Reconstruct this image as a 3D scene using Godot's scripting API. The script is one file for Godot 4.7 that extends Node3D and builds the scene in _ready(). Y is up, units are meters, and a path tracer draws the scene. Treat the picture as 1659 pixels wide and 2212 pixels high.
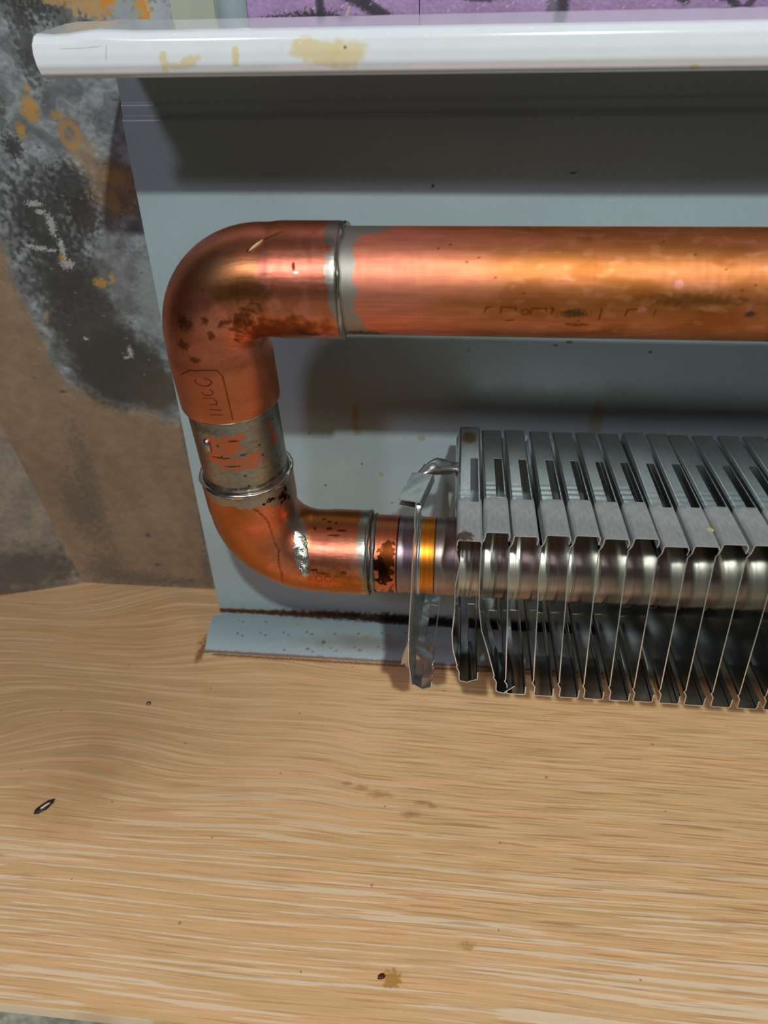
extends Node3D
# Finned copper baseboard heater pipe in front of its grey back panel. Lengths below are millimetres; K turns them into metres.
const K := 0.001
var nz := FastNoiseLite.new()
var nl := FastNoiseLite.new()
var used := {}

# ------------------------------------------------------------------ textures
class Tex:
	var w: int
	var h: int
	var x0: float
	var y0: float
	var sx: float
	var sy: float
	var d: PackedFloat32Array
	var n: FastNoiseLite
	func _init(wi: int, hi: int, ax: float, ay: float, bx: float, by: float, noise: FastNoiseLite):
		w = wi; h = hi; x0 = ax; y0 = ay
		sx = w / (bx - ax); sy = h / (by - ay); n = noise
		d.resize(w * h * 3)
	func fill(f: Callable):
		var k := 0
		for j in h:
			var y := y0 + (j + 0.5) / sy
			for i in w:
				var c: Color = f.call(x0 + (i + 0.5) / sx, y)
				d[k] = c.r; d[k + 1] = c.g; d[k + 2] = c.b
				k += 3
	# soft-edged patch; rough = how ragged the edge is, nf = size of the raggedness (1/mm)
	func blob(cx: float, cy: float, rx: float, ry: float, col: Color, a := 1.0, soft := 0.25, rough := 0.4, nf := 0.6, rot := 0.0):
		var ex := 1.0 + soft + rough
		var big := maxf(rx, ry) * ex if rot != 0.0 else 0.0
		var bx := maxf(rx * ex, big)
		var by := maxf(ry * ex, big)
		var i0 := maxi(0, int((cx - bx - x0) * sx)); var i1 := mini(w, int((cx + bx - x0) * sx) + 1)
		var ya := (cy - by - y0) * sy; var yb := (cy + by - y0) * sy
		var j0 := maxi(0, int(minf(ya, yb))); var j1 := mini(h, int(maxf(ya, yb)) + 1)
		var co := cos(rot); var si := sin(rot)
		for j in range(j0, j1):
			var y := y0 + (j + 0.5) / sy - cy
			for i in range(i0, i1):
				var x := x0 + (i + 0.5) / sx - cx
				var u := (x * co + y * si) / rx
				var v := (-x * si + y * co) / ry
				var q := sqrt(u * u + v * v)
				if q > ex: continue
				if rough > 0.0: q += rough * n.get_noise_2d((x + cx) * nf * 100.0, (y + cy) * nf * 100.0)
				var t := a * (1.0 - smoothstep(1.0 - soft, 1.0 + soft, q))
				if t <= 0.0: continue
				var k := (j * w + i) * 3
				d[k] = lerpf(d[k], col.r, t); d[k + 1] = lerpf(d[k + 1], col.g, t); d[k + 2] = lerpf(d[k + 2], col.b, t)
	func stroke(pts: Array, r: float, col: Color, a := 1.0, rough := 0.25):
		for m in pts.size() - 1:
			var p: Vector2 = pts[m]
			var q: Vector2 = pts[m + 1]
			var steps := maxi(1, int(p.distance_to(q) / (r * 0.7)))
			for s in steps + 1:
				var c := p.lerp(q, float(s) / steps)
				blob(c.x, c.y, r, r, col, a * 0.6, 0.35, rough, 1.0)
	func ring(cx: float, cy: float, rx: float, ry: float, r: float, col: Color, a := 1.0, from := 0.0, to := TAU):
		var pts := []
		for s in 25:
			var t := lerpf(from, to, s / 24.0)
			pts.append(Vector2(cx + rx * cos(t), cy + ry * sin(t)))
		stroke(pts, r, col, a)
	func make() -> ImageTexture:
		var b := PackedByteArray()
		b.resize(w * h * 3)
		for k in d.size(): b[k] = int(clampf(d[k], 0.0, 1.0) * 255.0)
		var im := Image.create_from_data(w, h, false, Image.FORMAT_RGB8, b)
		im.generate_mipmaps()
		return ImageTexture.create_from_image(im)

func c8(r: int, g: int, b: int) -> Color: return Color(r / 255.0, g / 255.0, b / 255.0)
func lo(x: float, y: float) -> float: return nl.get_noise_2d(x, y)   # smooth, without detail
func ns(x: float, y: float) -> float: return nz.get_noise_2d(x * 100.0, y * 100.0)   # about one wave per unit

# ------------------------------------------------------------------ materials
func mat(col, rough: float, metal := 0.0, nrm = null, nscale := 0.3) -> StandardMaterial3D:
	var m := StandardMaterial3D.new()
	if col is Color: m.albedo_color = col
	else: m.albedo_texture = col
	m.roughness = rough
	m.metallic = metal
	if nrm != null:
		m.normal_enabled = true
		m.normal_texture = nrm
		m.normal_scale = nscale
	return m
func bumps(wd: int, hg: int, fx: float, fy: float, depth: float, seed_ := 3) -> ImageTexture:
	var im := Image.create(wd, hg, false, Image.FORMAT_L8)
	var f := FastNoiseLite.new()
	f.seed = seed_
	f.frequency = 1.0
	for j in hg:
		for i in wd:
			var v := f.get_noise_2d(i * fx, j * fy) * 0.6 + f.get_noise_2d(i * fx * 3.1 + 50.0, j * fy * 3.1) * 0.3
			im.set_pixel(i, j, Color(v * 0.5 + 0.5, 0, 0))
	im.convert(Image.FORMAT_RGBA8)
	im.bump_map_to_normal_map(depth)
	return ImageTexture.create_from_image(im)

# ------------------------------------------------------------------ meshes
class MB:
	var v := PackedVector3Array()
	var n := PackedVector3Array()
	var t := PackedVector2Array()
	var ix := PackedInt32Array()
	func vert(p: Vector3, nn: Vector3, uv := Vector2.ZERO) -> int:
		v.append(p); n.append(nn); t.append(uv)
		return v.size() - 1
	func tri(a: int, b: int, c: int):
		var g := (v[b] - v[a]).cross(v[c] - v[a])
		if g.dot(n[a] + n[b] + n[c]) > 0.0:
			ix.append_array(PackedInt32Array([a, c, b]))
		else:
			ix.append_array(PackedInt32Array([a, b, c]))
	func quad(a: int, b: int, c: int, e: int):
		tri(a, b, c); tri(a, c, e)
	func face(p: Array, nn: Vector3):
		var k := []
		for q in p: k.append(vert(q, nn))
		for i in range(1, p.size() - 1): tri(k[0], k[i], k[i + 1])
	# smooth grid g[i][j] of points; sgn turns the normals; hole(i, j) leaves a quad out
	func grid(g: Array, uv: Callable, sgn: float, off := 0.0, hole = null):
		var ni := g.size(); var nj: int = g[0].size()
		var b := v.size()
		for i in ni:
			for j in nj:
				var nn := MB.nrm(g, i, j) * sgn
				vert(g[i][j] + nn * off, nn, uv.call(float(i) / (ni - 1), float(j) / (nj - 1), g[i][j]))
		for i in ni - 1:
			for j in nj - 1:
				if hole != null and hole.call(i, j): continue
				quad(b + i * nj + j, b + (i + 1) * nj + j, b + (i + 1) * nj + j + 1, b + i * nj + j + 1)
	static func nrm(g: Array, i: int, j: int) -> Vector3:
		var ni := g.size(); var nj: int = g[0].size()
		var a: Vector3 = g[mini(i + 1, ni - 1)][j] - g[maxi(i - 1, 0)][j]
		var c: Vector3 = g[i][mini(j + 1, nj - 1)] - g[i][maxi(j - 1, 0)]
		var x := a.cross(c)
		return x.normalized() if x.length() > 1e-12 else Vector3.UP
	# a bent sheet with thickness th (mm) round the grid of mid points
	func sheet(g: Array, th: float, uv: Callable, hole = null):
		grid(g, uv, 1.0, th * 0.5, hole)
		grid(g, uv, -1.0, th * 0.5, hole)
		var ni := g.size(); var nj: int = g[0].size()
		for i in ni - 1:
			for j in nj - 1:
				if hole != null and hole.call(i, j): continue
				var mid: Vector3 = (g[i][j] + g[i + 1][j] + g[i][j + 1] + g[i + 1][j + 1]) * 0.25
				for e in [[i, j, i + 1, j, i, j - 1], [i, j + 1, i + 1, j + 1, i, j + 1], [i, j, i, j + 1, i - 1, j], [i + 1, j, i + 1, j + 1, i + 1, j]]:
					var out: bool = e[4] < 0 or e[5] < 0 or e[4] >= ni - 1 or e[5] >= nj - 1
					if not out and hole != null: out = hole.call(e[4], e[5])
					if not out: continue
					var p: Vector3 = g[e[0]][e[1]]
					var q: Vector3 = g[e[2]][e[3]]
					var np_ := MB.nrm(g, e[0], e[1]) * th * 0.5
					var nq := MB.nrm(g, e[2], e[3]) * th * 0.5
					var o := ((p + q) * 0.5 - mid).normalized()
					var u: Vector2 = uv.call(float(e[0]) / (ni - 1), float(e[1]) / (nj - 1), p)
					var k := v.size()
					for z in [p + np_, q + nq, q - nq, p - np_]: vert(z, o, u)
					quad(k, k + 1, k + 2, k + 3)
	func rewind():
		for k in range(0, ix.size(), 3):
			var g := (v[ix[k + 1]] - v[ix[k]]).cross(v[ix[k + 2]] - v[ix[k]])
			if g.dot(n[ix[k]] + n[ix[k + 1]] + n[ix[k + 2]]) > 0.0:
				var q := ix[k + 1]
				ix[k + 1] = ix[k + 2]
				ix[k + 2] = q
	func box(lo: Vector3, hi: Vector3, uv = null):
		for ax in 3:
			for s in [0, 1]:
				var nn := Vector3.ZERO
				nn[ax] = 1.0 if s == 1 else -1.0
				var k := v.size()
				for cc in [[0, 0], [1, 0], [1, 1], [0, 1]]:
					var p := Vector3.ZERO
					p[ax] = hi[ax] if s == 1 else lo[ax]
					p[(ax + 1) % 3] = hi[(ax + 1) % 3] if cc[0] == 1 else lo[(ax + 1) % 3]
					p[(ax + 2) % 3] = hi[(ax + 2) % 3] if cc[1] == 1 else lo[(ax + 2) % 3]
					vert(p, nn, uv.call(p) if uv != null else Vector2.ZERO)
				quad(k, k + 1, k + 2, k + 3)
	func mesh(origin: Vector3) -> ArrayMesh:
		var vv := PackedVector3Array()
		vv.resize(v.size())
		for i in v.size(): vv[i] = (v[i] - origin) * 0.001
		var a := []
		a.resize(Mesh.ARRAY_MAX)
		a[Mesh.ARRAY_VERTEX] = vv; a[Mesh.ARRAY_NORMAL] = n; a[Mesh.ARRAY_TEX_UV] = t; a[Mesh.ARRAY_INDEX] = ix
		var m := ArrayMesh.new()
		m.add_surface_from_arrays(Mesh.PRIMITIVE_TRIANGLES, a)
		return m

# ------------------------------------------------------------------ scene tree
func numbered(called: String) -> String:
	if not used.has(called):
		used[called] = 0
		return called
	used[called] += 1
	return "%s_%03d" % [called, used[called]]
func tag(o: Node, label: String, category := "", group := "", kind := "") -> Node:
	if label: o.set_meta("label", label)
	if category: o.set_meta("category", category)
	if group: o.set_meta("group", group)
	if kind: o.set_meta("kind", kind)
	return o
func thing(called: String, at: Vector3, label: String, category: String) -> Node3D:
	var o := Node3D.new()
	o.name = numbered(called)
	o.position = at * K
	add_child(o)
	tag(o, label, category)
	o.set_meta("origin", at)
	return o
func build(mb: MB, called: String, m: Material, parent: Node = self, origin := Vector3.ZERO) -> MeshInstance3D:
	var o := MeshInstance3D.new()
	o.name = numbered(called) if parent == self else called
	var base := origin
	if parent != self:
		var p := parent
		while p != self and not p.has_meta("origin"): p = p.get_parent()
		base = p.get_meta("origin")
	else:
		o.position = origin * K
	o.mesh = mb.mesh(base)
	o.material_override = m
	parent.add_child(o, true)
	return o

# ------------------------------------------------------------------ shapes
# the pipe run lies in one plane: down from the upper corner CU to the lower corner CL; BI points out of that plane towards the room
const CU := Vector3(-55.3, 150.48, 52.48)
const CL := Vector3(-53.7, 70.81, 43.37)
const XH := Vector3(1, 0, 0)
var VV := (CU - CL).normalized()
var BI := XH.cross((CU - CL).normalized()).normalized()
func at_y(y: float) -> Vector3: return CU + VV * ((y - CU.y) / VV.y)
func line(a: Vector3, b: Vector3, k: int) -> Array:
	var r := []
	for i in k + 1: r.append([a.lerp(b, float(i) / k), (b - a).normalized()])
	return r
func bend(c: Vector3, t0: Vector3, t1: Vector3, r: float, k := 24) -> Array:
	var ang := acos(clampf(t0.dot(t1), -1, 1))
	var nn := BI.cross(t0)
	if nn.dot(t1) < 0: nn = -nn
	var cen := c - t0 * r * tan(ang / 2) + nn * r
	var o := []
	for i in k + 1:
		var w := ang * i / k
		o.append([cen - nn * r * cos(w) + t0 * r * sin(w), t0 * cos(w) + nn * sin(w)])
	return o
# tube along [[point, tangent], ...]; rad(s, theta) in mm; theta 0 faces the room, the seam is behind
func tube(mb: MB, path: Array, rad: Callable, nseg := 96, u_of = null):
	var g := []
	var ss := []
	var s := 0.0
	for i in path.size():
		var p: Vector3 = path[i][0]
		var tt: Vector3 = path[i][1]
		if i > 0: s += p.distance_to(path[i - 1][0])
		var nn := tt.cross(BI)
		var row := []
		for j in nseg + 1:
			var th := -PI + TAU * j / nseg
			row.append(p + (BI * cos(th) + nn * sin(th)) * rad.call(s, th))
		g.append(row)
		ss.append(s)
	var total := s
	var b := mb.v.size()
	for i in g.size():
		for j in nseg + 1:
			var a: Vector3 = g[mini(i + 1, g.size() - 1)][j] - g[maxi(i - 1, 0)][j]
			var jm := j - 1 if j > 0 else nseg - 1
			var jp := j + 1 if j < nseg else 1
			var nn: Vector3 = a.cross(g[i][jp] - g[i][jm]).normalized()
			if nn.dot(g[i][j] - path[i][0]) < -0.2: nn = -nn
			elif nn.length() < 0.5: nn = (g[i][j] - path[i][0]).normalized()
			mb.vert(g[i][j], nn, Vector2(ss[i] / total if u_of == null else u_of.call(g[i][j], ss[i]), float(j) / nseg))
	for i in g.size() - 1:
		for j in nseg:
			var k := b + i * (nseg + 1) + j
			mb.quad(k, k + nseg + 1, k + nseg + 2, k + 1)
# irregular ring of solder round the axis (c, t)
func solder_ring(c: Vector3, t: Vector3, r: float, fat: float, seed_: float, tallness := 1.0) -> MB:
	var mb := MB.new()
	var nn := t.cross(BI)
	var g := []
	for i in 121:
		var th := -PI + TAU * i / 120.0
		var dir := BI * cos(th) + nn * sin(th)
		var f := fat * (1.0 + 0.35 * ns(seed_ + cos(th) * 1.3, sin(th) * 1.3) * 2.0)
		var sh := 0.25 * fat * ns(seed_ + 7.0 + cos(th) * 1.7, sin(th) * 1.7) * 2.0
		var row := []
		for j in 13:
			var q := TAU * j / 12.0
			row.append(c + dir * (r + f * cos(q)) + t * (f * tallness * sin(q) + sh))
		g.append(row)
	mb.grid(g, func(u, v, _p): return Vector2(u * 4.0, v), 1.0)
	# turn the normals outward
	for k in mb.v.size():
		var ax: Vector3 = mb.v[k] - c
		var rad := ax - t * ax.dot(t)
		var core: Vector3 = c + rad.normalized() * r
		if mb.n[k].dot(mb.v[k] - core) < 0: mb.n[k] = -mb.n[k]
	mb.rewind()
	return mb
func lump(c: Vector3, ax: Vector3, ay: Vector3, az: Vector3, seed_: float, rough := 0.15, nu := 20, nv := 12) -> MB:
	var mb := MB.new()
	var b := 0
	for j in nv + 1:
		var ph := PI * j / nv
		for i in nu + 1:
			var th := TAU * i / nu
			var dir := Vector3(sin(ph) * cos(th), sin(ph) * sin(th), cos(ph))
			var f := 1.0 + rough * ns(seed_ + dir.x * 1.5 + dir.z, dir.y * 1.5 + dir.z) * 2.0
			var nn := (ax.normalized() * dir.x / ax.length() + ay.normalized() * dir.y / ay.length() + az.normalized() * dir.z / az.length()).normalized()
			mb.vert(c + (ax * dir.x + ay * dir.y + az * dir.z) * f, nn)
	for j in nv:
		for i in nu:
			var k := j * (nu + 1) + i
			mb.quad(k, k + nu + 1, k + nu + 2, k + 1)
	return mb
# points close to every corner, so that smooth shading keeps flats flat
func tight(poly: Array, eps: float) -> Array:
	var r := [poly[0]]
	for i in range(1, poly.size() - 1):
		var a: Vector2 = poly[i - 1]
		var p: Vector2 = poly[i]
		var q: Vector2 = poly[i + 1]
		var e1 := minf(eps, p.distance_to(a) * 0.3)
		var e2 := minf(eps, p.distance_to(q) * 0.3)
		r.append(p + (a - p).normalized() * e1)
		r.append(p)
		r.append(p + (q - p).normalized() * e2)
	r.append(poly[-1])
	return r

# ================================================================== build
func _ready():
	nz.seed = 11
	nz.frequency = 0.01
	nz.noise_type = FastNoiseLite.TYPE_SIMPLEX_SMOOTH
	nz.fractal_octaves = 2
	nl.seed = 5
	nl.frequency = 1.0
	nl.noise_type = FastNoiseLite.TYPE_SIMPLEX_SMOOTH
	nl.fractal_type = FastNoiseLite.FRACTAL_NONE
	# ---- camera
	var cam := Camera3D.new()
	cam.name = "camera"
	cam.transform = Transform3D(Basis(Vector3(0.994921, -0.017830, -0.099066), Vector3(-0.040200, 0.831904, -0.553461), Vector3(0.092281, 0.554632, 0.826962)), Vector3(0, 193.45, 205.03) * K)
	cam.fov = 71.8055
	cam.near = 0.005
	cam.far = 20.0
	var optics := CameraAttributesPhysical.new()
	optics.frustum_focal_length = 16.573
	optics.frustum_focus_distance = 0.185
	optics.exposure_aperture = 13.0
	cam.attributes = optics
	cam.fov = 71.8055
	add_child(cam)
	# ---- surroundings and exposure
	var we := WorldEnvironment.new()
	we.name = "surroundings"
	var env := Environment.new()
	env.background_mode = Environment.BG_COLOR
	env.background_color = Color(0.0, 0.0, 0.0)
	env.tonemap_mode = Environment.TONE_MAPPER_LINEAR
	env.tonemap_exposure = 1.0
	env.sdfgi_enabled = true
	env.ssao_enabled = true
	env.ssil_enabled = true
	we.environment = env
	add_child(we)
	# ---- the lamps of the room: a bare bulb up in front, a cooler one on the left and a weak one far on the right
	lamp(Vector3(105, 602, 556), 10.0, Color(0.945, 1.0, 0.985), 0.335, "small bulb in a small dark reflector, nearest to the heater of the three lamps")
	lamp(Vector3(-405, 862, 940), 62.0, Color(0.93, 0.90, 1.0), 0.29, "large cool bulb in a dark reflector, on the left of the three lamps")
	lamp(Vector3(930, 770, 800), 45.0, Color(1.0, 0.98, 0.93), 0.11, "warm bulb in a dark reflector, far on the right of the three lamps")
	# ---- setting
	setting()
	back_panel()
	pipe_run()
	debris()

func lamp(at: Vector3, r: float, col: Color, energy: float, label: String):
	var t := thing("lamp", at, label, "lamp")
	var m := mat(Color(1, 1, 1), 0.4)
	m.emission_enabled = true
	m.emission = col
	m.emission_energy_multiplier = 3.0
	build(lump(at, Vector3(r, 0, 0), Vector3(0, r * 1.1, 0), Vector3(0, 0, r), 1.0, 0.0), "bulb", m, t)
	var dir := (Vector3(0, 80, 60) - at).normalized()
	var sx := dir.cross(Vector3.UP).normalized()
	var sy := sx.cross(dir)
	var s := MB.new()
	var g := []
	for q in [Vector2(r * 0.4, -r * 2.4), Vector2(r * 0.45, -r * 1.25), Vector2(r * 1.2, -r * 1.1), Vector2(r * 1.9, -r * 0.4), Vector2(r * 2.3, r * 0.5), Vector2(r * 2.5, r * 1.1)]:
		var row := []
		for i in 33: row.append(at + dir * q.y + (sx * cos(TAU * i / 32.0) + sy * sin(TAU * i / 32.0)) * q.x)
		g.append(row)
	s.sheet(g, 0.6, func(_u, _v, _p): return Vector2.ZERO)
	build(s, "reflector", mat(Color(0.1, 0.1, 0.1), 0.5), t)
	var l := SpotLight3D.new()
	l.name = "glow"
	l.light_color = col
	l.light_energy = energy
	l.light_size = r * 0.9 * K
	l.spot_range = 6.0
	l.spot_angle = rad_to_deg(atan(800.0 / at.distance_to(Vector3(0, 80, 60))))
	l.spot_angle_attenuation = 0.6
	l.spot_attenuation = 2.0
	l.shadow_enabled = true
	l.look_at_from_position(Vector3.ZERO, Vector3(0, 80, 60) - at, Vector3.UP)
	t.add_child(l)

# ------------------------------------------------------------------ room, floor, wall, boards
func setting():
	# floor of limed wood veneer
	var wood := Tex.new(1720, 1340, -215.0, -22.0, 125.0, 139.0, nz)
	var base := c8(238, 188, 135)
	wood.fill(func(x, z):
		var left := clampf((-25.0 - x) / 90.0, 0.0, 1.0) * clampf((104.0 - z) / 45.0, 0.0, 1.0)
		var w: float = z + 0.9 * lo(x * 0.008, z * 0.02)
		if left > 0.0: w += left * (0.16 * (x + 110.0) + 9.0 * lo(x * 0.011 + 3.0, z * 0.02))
		var right := clampf((x + 60.0) / 70.0, 0.0, 1.0) * clampf((126.0 - z) / 25.0, 0.3, 1.0)
		var fine := ns(x * 0.026, w * 1.5)
		var hair := lo(x * 0.05 + 17.0, w * 3.4)
		var broad := lo(x * 0.010 + 9.0, w * 0.30)
		var v: float = 1.0 - 0.17 * left + (0.045 + 0.055 * right) * fine + (0.02 + 0.035 * right) * hair + 0.04 * broad  # the left factor also paints the light falloff there into the wood colour
		var c := Color(base.r * v, base.g * (v - 0.02 * broad), base.b * (v + 0.03 * fine))
		var fleck := lo(x * 0.0085 + 31.0, w * 0.64 + 4.0) + 0.16 * fine + 0.2 * lo(x * 0.05, w * 0.9)
		var t := smoothstep(0.30, 0.37, fleck) * (0.26 + 0.54 * smoothstep(64.0, 112.0, z))
		c = c.lerp(c8(252, 222, 190), clampf(t, 0.0, 0.8))
		return c.lerp(c8(160, 108, 66), (0.22 + 0.16 * right) * smoothstep(0.16, 0.42, lo(x * 0.03 + 77.0, w * 1.15) - 0.25 - 0.3 * hair)))
	# stains and grime on the wood
	wood.blob(-9.5, 124.0, 2.2, 2.0, c8(178, 125, 48), 0.7, 0.3, 0.5)
	wood.blob(-12.0, 123.6, 0.7, 0.5, c8(90, 30, 12), 0.8, 0.3, 0.5, 1.5)
	wood.blob(9.0, 114.5, 2.0, 1.0, c8(182, 130, 70), 0.55, 0.5, 0.5)
	wood.blob(-4.0, 135.5, 2.0, 1.0, c8(170, 110, 50), 0.6, 0.4, 0.5)
	for q in [[-18, 73, 3.2, 1.2], [-24, 71, 2, .8], [-5, 74.5, 2.4, .8], [-1.5, 75.5, 1.6, .7], [-29, 70, 2, .6], [-8, 79, 2.2, 1.0]]:
		wood.blob(q[0], q[1], q[2], q[3], c8(158, 112, 62), 0.45, 0.6, 0.5, 0.35)
	wood.blob(-112.0, 74.0, 12.0, 17.0, c8(160, 108, 70), 0.22, 0.8, 0.4, 0.1)
	wood.blob(-88.5, 12.0, 5.0, 4.5, c8(105, 58, 30), 0.75, 0.6, 0.5)
	wood.blob(-92.5, 19.0, 1.4, 4.0, c8(105, 58, 30), 0.6, 0.5, 0.5)
	for i in 40:
		var rr := 0.25 + 0.3 * absf(ns(i * 3.3, 1.0))
		wood.blob(-200.0 + fmod(i * 67.3, 320.0), 8.0 + fmod(i * 41.7, 128.0), rr, rr, c8(120, 82, 48), 0.5, 0.4, 0.3, 2.0)
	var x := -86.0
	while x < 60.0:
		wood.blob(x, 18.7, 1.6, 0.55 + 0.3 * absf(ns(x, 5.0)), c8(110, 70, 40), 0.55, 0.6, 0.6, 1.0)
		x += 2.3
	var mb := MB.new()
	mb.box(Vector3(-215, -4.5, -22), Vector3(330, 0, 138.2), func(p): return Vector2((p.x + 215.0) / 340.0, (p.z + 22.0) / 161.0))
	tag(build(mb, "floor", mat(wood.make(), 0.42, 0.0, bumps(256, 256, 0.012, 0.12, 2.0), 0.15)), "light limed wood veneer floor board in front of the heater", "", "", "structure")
	# concrete slab below
	var con := Tex.new(256, 256, 0, 0, 100, 100, nz)
	con.fill(func(a, b):
		var v := 0.62 + 0.10 * ns(a * 0.05, b * 0.05) + 0.12 * ns(a * 0.3, b * 0.3)
		return Color(v, v * 0.97, v * 0.88))
	con.blob(55, 30, 3, 2, c8(120, 90, 50), 0.8)
	mb = MB.new()
	mb.box(Vector3(-1400, -60, -160), Vector3(1400, -7.5, 2300), func(p): return Vector2(p.x / 100.0, p.z / 100.0))
	tag(build(mb, "floor_slab", mat(con.make(), 0.9, 0.0, bumps(128, 128, 0.1, 0.1, 3.0, 8), 0.6)), "rough grey concrete floor showing at the edge of the wood", "", "", "structure")
	# room shell behind the camera
	var plain := mat(c8(158, 138, 120), 0.8)
	for q in [["wall_rear", Vector3(-1500, -60, 2200), Vector3(1500, 2400, 2300)], ["wall_west", Vector3(-1500, -60, -160), Vector3(-1400, 2400, 2200)], ["wall_east", Vector3(1400, -60, -160), Vector3(1500, 2400, 2200)], ["wall_front", Vector3(-1400, -60, -160), Vector3(1400, 2400, -60)]]:
		mb = MB.new()
		mb.box(q[1], q[2])
		tag(build(mb, q[0], plain), "plain tan wall of the room, out of the picture", "", "", "structure")
	mb = MB.new()
	mb.box(Vector3(-1500, 2400, -160), Vector3(1500, 2500, 2300))
	tag(build(mb, "ceiling", mat(c8(120, 116, 112), 0.8)), "plain grey ceiling of the room, out of the picture", "", "", "structure")
	# old stained wall left of the panel
	var wl := Tex.new(780, 1340, -216.0, 264.0, -60.0, -4.0, nz)
	wl.fill(func(a, b):
		var edge: float = 81.0 + 0.4 * maxf(0.0, -106.0 - a)
		var low := smoothstep(edge + 5.0, edge - 6.0, b + 4.0 * lo(a * 0.04, b * 0.04))
		low = maxf(low, smoothstep(2.5, -3.0, a + 139.0 + 0.17 * (b - 93.0) + 2.0 * lo(a * 0.05, b * 0.05)) * smoothstep(160.0, 135.0, b))
		var grain := ns(a * 0.30, b * 0.42)
		var c := c8(126, 129, 130).lerp(c8(132, 108, 84), low)
		var v: float = 1.0 + 0.14 * lo(a * 0.13, b * 0.16) * (1.0 - 0.7 * low) + 0.20 * grain * (1.0 - 0.8 * low) + 0.06 * low * lo(a * 0.05, b * 0.02)
		c = Color(c.r * v, c.g * v, c.b * v)
		var dk := smoothstep(0.14, 0.34, lo(a * 0.10 + 40.0, b * 0.12) + 0.35 * grain) * (1.0 - low)
		return c.lerp(c8(74, 73, 71), 0.45 * dk))
	var soot := c8(60, 54, 48)
	var dark := c8(50, 47, 44)
	var ochre := c8(176, 128, 62)
	wl.blob(-125, 114, 13, 24, soot, 0.85, 0.35, 0.25, 0.25, 0.1)
	wl.blob(-117, 99, 16, 14, soot, 0.9, 0.3, 0.2, 0.2, 0.3)
	wl.blob(-105, 92, 9, 8, c8(74, 62, 50), 0.85, 0.35, 0.2, 0.2)
	wl.blob(-131, 149, 11, 12, dark, 0.8, 0.5, 0.7, 0.35)
	wl.blob(-119, 158, 6, 6, dark, 0.8, 0.4, 0.7, 0.5)
	wl.blob(-117, 150, 5, 6, c8(54, 44, 40), 0.85, 0.4, 0.5, 0.5)
	wl.blob(-130, 132, 12, 12, dark, 0.6, 0.5, 0.7, 0.35)
	wl.blob(-136, 178, 2.0, 6, dark, 0.45, 0.5, 0.8, 0.6)
	wl.blob(-122, 197, 3, 12, dark, 0.6, 0.5, 0.8, 0.5)
	wl.blob(-115, 207, 8, 7, dark, 0.8, 0.4, 0.7, 0.5)
	wl.blob(-134, 169, 2.5, 3, dark, 0.8, 0.4, 0.7, 0.8)
	wl.blob(-104, 198, 1.4, 3.5, c8(70, 66, 84), 0.7, 0.4, 0.8, 0.8)
	wl.blob(-99, 130, 4, 18, c8(132, 134, 132), 0.75, 0.5, 0.6, 0.4, -0.18)
	wl.blob(-103, 122, 2.5, 10, c8(128, 130, 130), 0.55, 0.5, 0.6, 0.4)
	wl.blob(-110, 132, 6, 12, c8(104, 101, 97), 0.5, 0.5, 0.8, 0.6)
	wl.blob(-105, 157, 8, 8, c8(118, 88, 58), 0.75, 0.4, 0.5, 0.4)
	wl.blob(-113, 168, 4, 7, c8(150, 116, 80), 0.6, 0.5, 0.6, 0.5, 0.4)
	wl.ring(-115.5, 172, 2.6, 3.2, 1.0, c8(170, 122, 70), 0.3)
	for q in [[-125.7, 178.6, 2.6, 3.2, .9], [-130.2, 173.4, 1.4, 1.8, .9], [-125.2, 184.0, .7, .8, .8], [-118.0, 177.0, 2.0, 1.3, .6], [-104, 160.5, 4, 2.2, .5], [-106.5, 153.5, 2, 3.5, .45], [-117, 129, 2.2, 1.7, .85], [-112.5, 130.4, 1.0, 1.3, .85], [-128, 137, 1.0, 1.2, .8], [-139, 117, .8, 1.6, .5]]:
		wl.blob(q[0], q[1], q[2], q[3], ochre, q[4], 0.5, 0.5, 0.6)
	wl.blob(-99, 204, 9, 4.5, c8(186, 146, 92), 0.9, 0.25, 0.5, 0.5)
	wl.blob(-108, 206, 9, 3.0, c8(176, 138, 90), 0.9, 0.3, 0.5, 0.5)
	wl.blob(-96, 203, 2.0, 2.2, c8(214, 128, 30), 0.9, 0.4, 0.6, 0.8)
	wl.blob(-86.5, 200, 3.4, 5.0, c8(190, 150, 90), 0.8, 0.4, 0.6, 0.5)
	wl.blob(-87.2, 201.4, 1.7, 2.6, c8(226, 136, 22), 0.95, 0.3, 0.8, 0.8, 0.4)
	wl.blob(-92, 199, 4.6, 6.5, c8(150, 158, 164), 0.85, 0.3, 0.5, 0.5)
	wl.blob(-81.8, 199.5, 3.4, 6, c8(176, 180, 186), 0.85, 0.3, 0.6, 0.6)
	var lite := c8(196, 190, 186)
	for q in [[-132.5, 153.2, 2.6, 1.0], [-131, 150.8, 1.6, .8], [-137.5, 140.5, 1.6, .5], [-134.5, 139.9, 2.4, .7], [-130.6, 139.2, 1.6, .5], [-128.5, 147, 1.3, 3.4], [-127, 140, 1.0, 3.0], [-126.5, 135, 2.4, 1.6], [-112, 105.5, .9, 2.0], [-113.8, 103.4, 1.1, .5], [-127, 110, 1.0, .5]]:
		wl.blob(q[0], q[1], q[2], q[3], lite, 0.7, 0.4, 0.8, 1.0)
	for i in 70:
		var a := -150.0 + fmod(i * 31.7, 52.0)
		var b := 95.0 + fmod(i * 23.1, 110.0)
		wl.blob(a, b, 0.5 + 0.5 * absf(ns(i, 2.0)), 0.25, c8(150, 148, 146) if i % 3 else dark, 0.5, 0.4, 0.6, 1.2)
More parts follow.
